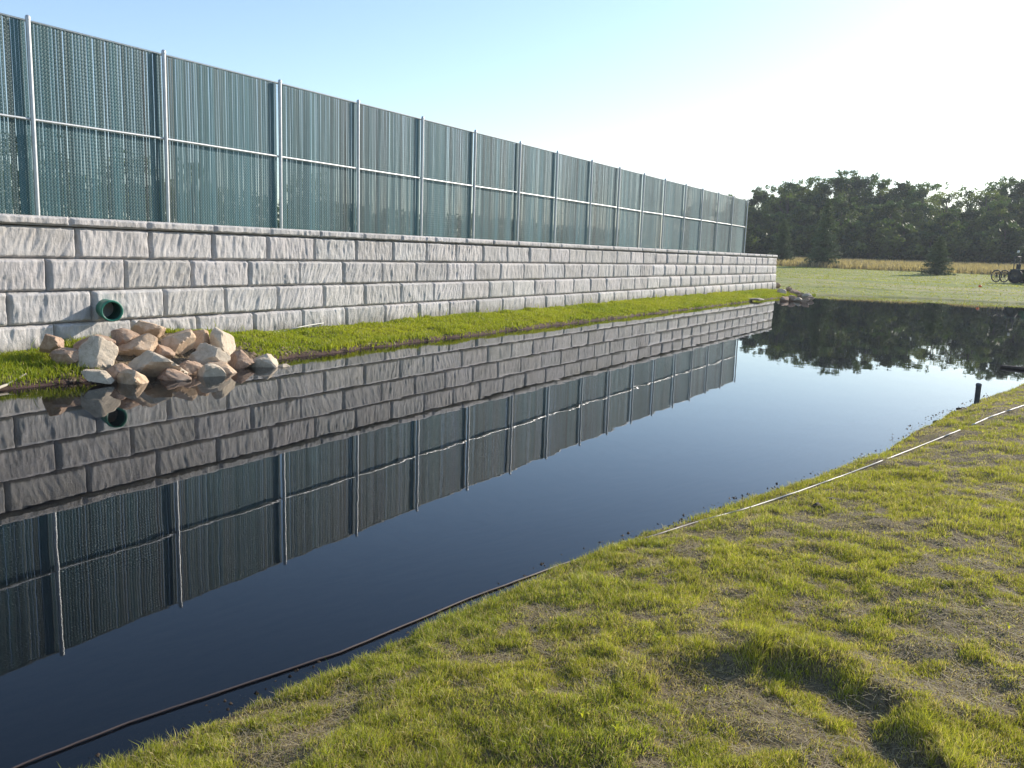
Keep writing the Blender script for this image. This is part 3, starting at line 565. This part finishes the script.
RK = [(505, 447, 112, 58, 'tan', 'flat tan rock on top of the heap, resting against the wall below the green pipe'),
 (330, 540, 128, 84, 'grey', 'big pale rounded rock at the left front of the heap'),
 (478, 512, 122, 72, 'tan', 'tan wedge-shaped rock in the middle of the heap, above the large grey one'),
 (600, 497, 98, 80, 'tan', 'orange-tan blocky rock just right of the middle of the heap'),
 (682, 487, 72, 62, 'tan', 'orange pointed rock at the upper right of the heap'),
 (757, 508, 72, 86, 'grey', 'upright greyish rock at the right end of the heap where the string starts'),
 (712, 545, 120, 70, 'grey', 'broad dull rock leaning against the upright rock on the right'),
 (522, 568, 165, 92, 'grey', 'largest grey rock, lying in the centre front of the heap'),
 (342, 606, 90, 42, 'grey', 'small pinkish rock at the waterline below the big pale rounded rock'),
 (455, 615, 105, 58, 'tan', 'tan rock at the waterline below the left end of the largest grey rock'),
 (592, 608, 122, 50, 'brown', 'low wide brown rock at the waterline below the largest grey rock'),
 (706, 606, 86, 56, 'grey', 'light grey rock at the waterline on the right front of the heap'),
 (752, 582, 84, 46, 'tan', 'flattish tan rock behind the light grey waterline rock'),
 (826, 556, 68, 50, 'brown', 'brown rock right of the heap, left of the pinkish grey pair'),
 (902, 562, 96, 60, 'grey', 'pinkish grey rock lying apart to the right at the grass edge'),
 (965, 579, 52, 36, 'grey', 'smallest grey rock, outermost on the right of the heap'),
 (330, 488, 115, 42, 'brown', 'flat brownish rock at the back left of the heap under the pipe shadow'),
 (178, 490, 84, 46, 'brown', 'brown rock at the far left of the heap beside the grass mound'),
 (420, 486, 100, 52, 'brown', 'brownish rock behind the tan wedge, left of the top rock'),
 (625, 470, 62, 36, 'tan', 'small tan rock at the back of the heap between the two orange ones'),
 (642, 578, 84, 44, 'brown', 'brown rock wedged right of the largest grey rock'),
 (402, 592, 92, 52, 'brown', 'dark brown rock between the big pale rock and the largest grey rock'),
 (888, 606, 66, 16, 'brown', 'low brown rock almost awash in front of the pinkish grey rock'),
 (240, 528, 90, 44, 'brown', 'dark brown rock in the shade left of the big pale rock'),
 (555, 520, 60, 40, 'brown', 'small brown rock filling the gap above the largest grey rock')]
for i, (cx, cy, ww, hh, mt, lb) in enumerate(RK):
    px, py_ = cx*SZ, 200+cy*SZ; d = ray(px, py_)      # surface of the heap: z = (-9.95 - X) * .3
    t = (-9.95*.3-CAMZ)/(d[2]+.3*d[0]); P = np.array([0, 0, CAMZ])+d*t; dep = P@FW-CAMZ*FW[2]; k = dep/FPX*SZ*1.12
    me = rockmesh(ww*k*1.22, (ww*.55+hh*.45)*k*1.15, hh*k*1.5, 40+i, 13, 4); o = link('rock', me, M['rock_'+mt]); o.location = P; o.rotation_euler = (random.uniform(-.15, .15), random.uniform(-.15, .15), random.uniform(-.4, .4)+.5)
    tag(o, lb, 'rock', 'rocks heaped under the drain pipe')
# stones at the far end of the strip
FR = [(783, 291, 9, 6), (789, 290, 8, 6), (795, 291.5, 8, 5), (801, 293, 8, 5), (807, 294, 8, 5), (811, 296, 6, 4), (785, 296, 8, 5), (792, 296, 8, 5), (799, 297, 8, 4), (805, 298, 7, 4), (777, 287, 7, 5), (771, 286, 6, 4)]
for i, (px, y, ww, hh) in enumerate(FR):
    P = at_z(px, y+hh/2, .12); k = (P@FW-CAMZ*FW[2])/FPX*1.25; o = link('rock', rockmesh(ww*k, ww*k*1.1, hh*k*1.2, 90+i, 8, 2), M['rock_brown' if i % 4 else 'rock_grey']); o.location = (P[0], P[1], max(.1, H(P[0], P[1])+hh*k*.25)); o.rotation_euler = (0, .2, i)
    tag(o, f'brownish stone at the far wall corner, {ORD[i]} of the banked stones', 'rock', 'stones banked at the far wall corner')
o = link('stone_slab', rockmesh(.9, .5, .12, 131, 8, 3), M['rock_grey']); P = at_z(757, 298, .15); o.location = (P[0], P[1], .10); tag(o, 'pale flat stone lying on the far end of the grass strip', 'stone')

# ------------------------------------------------------------------ drain pipe
P0 = np.array([WX+.02, 8.09, .838]); R = .148
dp = tag(empty('drain_pipe', P0), 'green plastic drain pipe sticking out of the block wall above the rocks', 'pipe')
b = MB(); b.lathe([(R, -.35), (R, .30), (R+.012, .305), (R+.014, .33), (R+.014, .40), (R+.004, .41), (R-.012, .408), (R-.016, .38), (R-.016, -.3)], (0, 0, 0), 'X', 40); o = b.build('pipe_barrel', M['pvc_green'], dp)
b = MB(); b.lathe([(R-.018, .36), (R-.02, -.3), (.002, -.31)], (0, 0, 0), 'X', 32); b.build('shaded_bore', M['shaded_inside'], dp)  # inner skin over the barrel wall, carries the bore's painted shade
dp.rotation_euler = (0, .04, -.33)

# ------------------------------------------------------------------ lines, pipes, sticks

def tube_thing(name, pts, r, mt, lb, cat, n=8, cuts=6, wob=.004):
    q = [Vector(p) for p in pts]; out = []
    for i in range(len(q)-1):
        p0 = q[max(i-1, 0)]; p1 = q[i]; p2 = q[i+1]; p3 = q[min(i+2, len(q)-1)]
        for k in range(cuts):
            t = k/cuts; out.append(.5*((2*p1)+(p2-p0)*t+(2*p0-5*p1+4*p2-p3)*t*t+(3*p1-p0-3*p2+p3)*t**3)+Vector((random.uniform(-wob, wob), random.uniform(-wob, wob), random.uniform(-wob, wob)*.4)))
    out.append(q[-1]); c = out[0].copy(); b = MB(); b.tube([p-c for p in out], r if not callable(r) else [r(i/len(out)) for i in range(len(out))], n); o = b.build(name, mt); o.location = c; tag(o, lb, cat); return o
m, nt, out = mat('edging_pipe'); p = N(nt, 'ShaderNodeBsdfPrincipled'); v = geopos(nt); sx = N(nt, 'ShaderNodeSeparateXYZ'); L(nt, v, sx.inputs[0])
ad_ = N(nt, 'ShaderNodeMath', operation='MULTIPLY_ADD'); L(nt, sx.outputs[1], ad_.inputs[0]); ad_.inputs[1].default_value = .28; ad_.inputs[2].default_value = -1.35
ns = N(nt, 'ShaderNodeMath', operation='MULTIPLY_ADD'); L(nt, noise(nt, 9, 4, .7, v), ns.inputs[0]); ns.inputs[1].default_value = .7; L(nt, ad_.outputs[0], ns.inputs[2])
L(nt, ramp(nt, ns.outputs[0], [(0.1, (.055, .038, .035)), (.45, (.22, .19, .17)), (.8, (.40, .39, .35))]), p.inputs['Base Color']); p.inputs['Roughness'].default_value = .5; L(nt, p.outputs[0], out.inputs[0]); M['edging'] = m
pts = on_ground(path0); EDGE = np.array([p[:2] for p in pts]); tube_thing('edging_pipe', pts, lambda t: .0042+.0026*min(1, t*1.8), M['edging'], 'thin pale pipe edging the near shore, muddy where it lies in the water', 'pipe', wob=.0015, cuts=2)
pts = PIPE2; tube_thing('white_pipe', pts, .0075, M['white'], 'short white pipe in the grass at the right edge, beyond the long one', 'pipe', wob=.003)
pts = [at_z(*p) for p in ((222, 349, .17), (236, 343, .19), (262, 334, .27), (285, 331, .26), (300, 327, .33), (330, 322, .34))]; tube_thing('white_string', pts, .011, M['white'], 'thin pale string trailing over the grass strip from the rock heap', 'string', n=6, wob=.006)
pts = [at_z(*p) for p in ((545, 306, .3), (566, 304, .32), (585, 301, .33))]; tube_thing('white_string', pts, .012, M['white'], 'short pale string end lying at the wall foot midway along', 'string', n=6)
pts = [at_z(*p) for p in ((-10, 391, .03), (8, 384, .06), (26, 374, .14))]; tube_thing('stick', pts, lambda t: .022-.01*t, M['drywood'], 'pale bare stick at the left edge in front of the grass mound', 'stick')
pts = [at_z(*p) for p in ((1001, 366.5, .02), (1024, 369, .02), (1052, 372, .02))]; tube_thing('floating_log', pts, lambda t: .035+.01*t, M['wood'], 'thin dark log floating on the pond at the right edge', 'log')
# stubby post on the bank
P = at_z(976.5, 404, .08); P[2] = H(P[0], P[1])
k = (P@FW-CAMZ*FW[2])/FPX; hgt = 21*k; b = MB(); b.lathe([(2.5*k, -.1), (2.5*k, hgt*.86), (2.75*k, hgt*.87), (2.75*k, hgt*.96), (2.0*k, hgt), (.001, hgt+.004)], (0, 0, 0), n=20); o = b.build('short_post', M['weathered']); o.location = P
tag(o, 'short dark grey capped post standing at the water edge on the right', 'post')
def bits(name, X, Y, Z, sz, C, lb, mt):
    n = len(X); base = np.array([(1, 0, 0), (-.6, .8, 0), (-.5, -.8, 0), (0, 0, .8)]); a = rng.uniform(0, 6.283, n); ca, sa = np.cos(a), np.sin(a); B = base[None]*sz[:, None, None]*rng.uniform(.5, 1.3, (n, 4, 3))
    V = np.stack([B[..., 0]*ca[:, None]-B[..., 1]*sa[:, None]+X[:, None], B[..., 0]*sa[:, None]+B[..., 1]*ca[:, None]+Y[:, None], B[..., 2]+Z[:, None]-.002], -1).reshape(-1, 3); k = np.arange(n)*4
    T = np.concatenate([np.stack([k, k+1, k+3], -1), np.stack([k+1, k+2, k+3], -1), np.stack([k+2, k, k+3], -1)]); tag(link(name, npmesh(name, V, None, T, cols=np.repeat(C, 4, 0)), mt), lb, 'debris', kind='stuff')
x, y = scatter(-3.3, .4, 1, 15, 700); zb, db = height(x, y, True); k = (db > -.16) & (db < .16) & (rng.random(len(x)) < .25+.75*(fbm(x*3, y*3, 55, 2) > .5)); x, y, zb = x[k], y[k], zb[k]; n = len(x)
bits('shore_debris', x, y, np.maximum(zb, .0), .004+.014*rng.random(n)**3, np.array([.09, .065, .045])*(.3+1.6*rng.random((n, 1))), 'small crumbs of soil and debris along the near waterline', M['grass'])
x, y = scatter(-2.7, .9, 1, 12, 5000); zb, db = height(x, y, True); k = (db > .1) & (rng.random(len(x)) < drymap(x, y)+.08); x, y, zb = x[k], y[k], zb[k]; n = len(x)
bits('soil_crumbs', x, y, zb, .002+.008*rng.random(n)**3, np.array([.20, .155, .105])*(.25+1.3*rng.random((n, 1))), 'soil crumbs and small stones lying on the bare patches of turf', M['grass'])
x, y = scatter(-12, -9.8, 6.2, 11.5, 260); zb, db = height(x, y, True); k = (db > -.2) & (((x+10.8)/1.5)**2+((y-8.5)/2)**2 < 1); x, y, zb = x[k], y[k], zb[k]; n = len(x)
bits('rock_gravel', x, y, zb, .015+.05*rng.random(n)**2, np.array([.42, .32, .23])*(.4+.8*rng.random((n, 1))), 'small broken stones filling the gaps of the rock heap', M['grass'])
# clods of earth
for i, (px, y, s) in enumerate(((869, 459, .05), (876, 458, .03), (881, 461, .03), (846, 472, .04), (838, 474, .03), (785, 489, .035), (776, 493, .025), (928, 428, .05), (936, 422, .05), (959, 409, .05), (962, 408, .04))):
    P = at_z(px, y, .02); o = link('dirt_clod', rockmesh(s*1.5, s*1.3, s*1.1, 200+i, 6, 2), M['clod']); o.location = (P[0], P[1], .004+s*.2)
    tag(o, 'small dark clod of wet earth at the near waterline outside the pale pipe', 'clod', 'clods along the near waterline')
for i, (px, y, s, lb) in enumerate(((818, 507, .10, 'low dark earth clod in grass below the pale pipe, left of the pair'), (839, 500, .12, 'wide dark earth clod in grass below the pale pipe, right of the pair'), (873, 497, .07, 'dark clod of earth beside a dry patch, right of the pair'))):
    P = at_z(px, y, .15); o = link('dirt_clod', rockmesh(s*1.5, s*1.1, s*.55, 230+i, 14, 4), M['clod']); o.location = (P[0], P[1], H(P[0], P[1])-.004); tag(o, lb, 'clod')
# yellow-green broad-leaved weeds
WD = [(947, 534, 'topmost of three in the turf near the right edge'), (967, 537, 'right one of three in the turf near the right edge'), (1000, 507, 'highest up the bank at the right edge'), (947, 549, 'lowest of three in the turf near the right edge'), (901, 599, 'alone in the middle of the right bank'), (706, 688, 'on the bare soil left of the turf ridge'), (659, 636, 'alone in the green turf left of centre'), (1010, 622, 'lowest at the right edge of the bank'), (987, 606, 'beside the dry patch near the right edge'), (540, 694, 'nearest the shore, in long grass'), (617, 729, 'brightest and lowest, near the bottom edge'), (583, 713, 'between the shore weed and the brightest one')]
m, nt, out = mat('weed_leaf'); p = N(nt, 'ShaderNodeBsdfPrincipled', i_Roughness=.85); L(nt, ramp(nt, noise(nt, 30, 3, .6, objco(nt)), [(.3, (.34, .38, .03)), (.7, (.58, .54, .05))]), p.inputs[0]); t = N(nt, 'ShaderNodeBsdfTranslucent'); t.inputs[0].default_value = (.7, .7, .04, 1)
x_ = N(nt, 'ShaderNodeMixShader'); x_.inputs[0].default_value = .4; L(nt, p.outputs[0], x_.inputs[1]); L(nt, t.outputs[0], x_.inputs[2]); L(nt, x_.outputs[0], out.inputs[0]); M['weed'] = m
for i, (px, y, lb) in enumerate(WD):
    P = at_z(px, y, .2); P = at_z(px, y, H(P[0], P[1])+.03); root = empty('weed', (P[0], P[1], H(P[0], P[1]))); s = random.uniform(.013, .020)
    nl = random.randint(3, 6)
    for k in range(nl):
        a = k*6.283/nl+random.uniform(-.5, .5); bm = bmesh.new(); g = []
        for (r_, w_, z_) in ((0, .004, .0), (.5, .30, .75), (.85, .42, .95), (1.15, .30, .95), (1.4, .02, .8)):
            c_ = Vector((math.cos(a), math.sin(a), 0))*r_*s; n_ = Vector((-math.sin(a), math.cos(a), 0))*w_*s; zc = Vector((0, 0, z_*s*1.5+.01)); g.append((bm.verts.new(c_-n_+zc+Vector((0, 0, .2*w_*s))), bm.verts.new(c_+zc), bm.verts.new(c_+n_+zc+Vector((0, 0, .2*w_*s)))))
        for u_, v_ in zip(g, g[1:]): bm.faces.new((u_[0], u_[1], v_[1], v_[0])).smooth = True; bm.faces.new((u_[1], u_[2], v_[2], v_[1])).smooth = True
        me = bpy.data.meshes.new('leaf'); bm.to_mesh(me); bm.free(); link('leaf', me, M['weed'], root)
    tag(root, 'small yellow-green weed, '+lb, 'weed', 'yellow-green weeds in the near turf')
# orange marker at the far water edge
P = at_z(979.5, 291, .4); P[2] = H(P[0], P[1]); b = MB(); root = tag(empty('marker_stake', P), 'tiny orange marker on a stake at the far water edge', 'marker')
MB().tube([(0, 0, -.1), (0, 0, .22)], .012, 6).build('stake', M['drywood'], root); MB().lathe([(.001, .20), (.07, .22), (.10, .28), (.07, .35), (.001, .37)], (0, 0, 0), n=14).build('marker_head', M['orange'], root)

# ------------------------------------------------------------------ tractor with rake on the far lawn
P = at_z(1012, 287.5, .45); TX, TY = P[0], P[1]; TZ = H(TX, TY)
tr_ = tag(empty('tractor', (TX+.75, TY, TZ), -.6), 'small dark green tractor parked on the far lawn at the right edge', 'tractor')
b = MB(); b.box((.75, 0, .85), (1.1, .5, .45), .06); b.box((-.1, 0, .62), (1.0, .46, .34), .05); b.build('body', M['green_paint'], tr_)
b = MB(); b.box((1.32, 0, .84), (.04, .4, .34), .01); b.build('grille', M['dark_metal'], tr_)
for sy in (-1, 1):
    b = MB(); b.box((-.45, sy*.46, 1.0), (.75, .26, .05), .02); b.box((-.78, sy*.46, .87), (.05, .26, .25), .02); b.build('fender', M['green_paint'], tr_)
    for (x, r, wd) in ((-.42, .52, .3), (1.0, .33, .2)):
        wz = empty('wheel', (x, sy*.52, r)); wz.parent = tr_
        MB().lathe([(r*.6, -wd/2), (r*.93, -wd/2), (r, -wd*.35), (r, wd*.35), (r*.93, wd/2), (r*.6, wd/2)], (0, 0, 0), 'Y', 28).build('tyre', M['tyre'], wz)
        MB().lathe([(r*.6, -wd*.42), (r*.5, -wd*.1), (.02, -wd*.12)], (0, 0, 0), 'Y', 20).build('rim', M['dark_metal'], wz)
b = MB(); b.box((-.4, 0, .98), (.42, .42, .1), .03); b.box((-.6, 0, 1.2), (.1, .42, .4), .03); b.build('seat', M['tyre'], tr_)
b = MB(); b.tube([(.15, 0, .95), (0, 0, 1.25)], .02); b.lathe([(.16, 1.25), (.18, 1.26), (.16, 1.28)], (0, 0, 0), n=18); b.build('steering_wheel', M['dark_metal'], tr_)
b = MB()
for sy in (-1, 1): b.tube([(-.75, sy*.32, .6), (-.75, sy*.32, 1.95)], .03, 8)
b.tube([(-.75, -.35, 1.95), (-.75, .35, 1.95)], .03, 8); b.build('roll_bar', M['dark_metal'], tr_)
b = MB(); b.tube([(-.75, 0, 1.95), (-.75, 0, 2.25)], .012, 6); b.build('lamp_stem', M['dark_metal'], tr_)
b = MB(); b.lathe([(.001, 2.42), (.07, 2.4), (.09, 2.3), (.09, 2.24), (.02, 2.22)], (-.75, 0, 0), n=14); b.build('beacon', M['white'], tr_)
hr = tag(empty('hay_rake', (TX-.7, TY, TZ), .3), 'spoked wheel rake hitched behind the small tractor on the far lawn', 'rake')
b = MB(); b.tube([(1.1, 0, .5), (.2, .0, .75), (-.6, -.3, .7)], .04, 8); b.tube([(.2, 0, .75), (-.1, .7, .7)], .035, 8); b.build('frame', M['dark_metal'], hr)
for (x, y) in ((-.5, -.3), (.1, -.1)):
    b = MB(); r = .42
    ring = [(x+r*math.cos(a)*.9, y+r*math.cos(a)*.35, .5+r*math.sin(a)) for a in np.linspace(0, 2*math.pi, 25)]; b.tube(ring, .045, 6, False)
    for a in np.linspace(0, 2*math.pi, 13)[:-1]: b.tube([(x, y, .5), (x+(r+.1)*math.cos(a)*.9, y+(r+.1)*math.cos(a)*.35, .5+(r+.1)*math.sin(a)*.98)], .018, 4)
    b.build('rake_wheel', M['dark_metal'], hr)

# ------------------------------------------------------------------ air
m = bpy.data.materials.new('haze'); m.use_nodes = True; nt = m.node_tree; nt.nodes.clear(); out = nt.nodes.new('ShaderNodeOutputMaterial')
pv = nt.nodes.new('ShaderNodeVolumePrincipled'); pv.inputs['Color'].default_value = (.80, .88, 1, 1); pv.inputs['Density'].default_value = .0004; pv.inputs['Anisotropy'].default_value = .3; nt.links.new(pv.outputs[0], out.inputs['Volume'])
b = MB(); b.box((0, 700, 14), (2600, 2600, 34)); o = b.build('haze', m); tag(o, kind='stuff', label='thin bluish haze hanging in the air over the whole place', cat='haze')
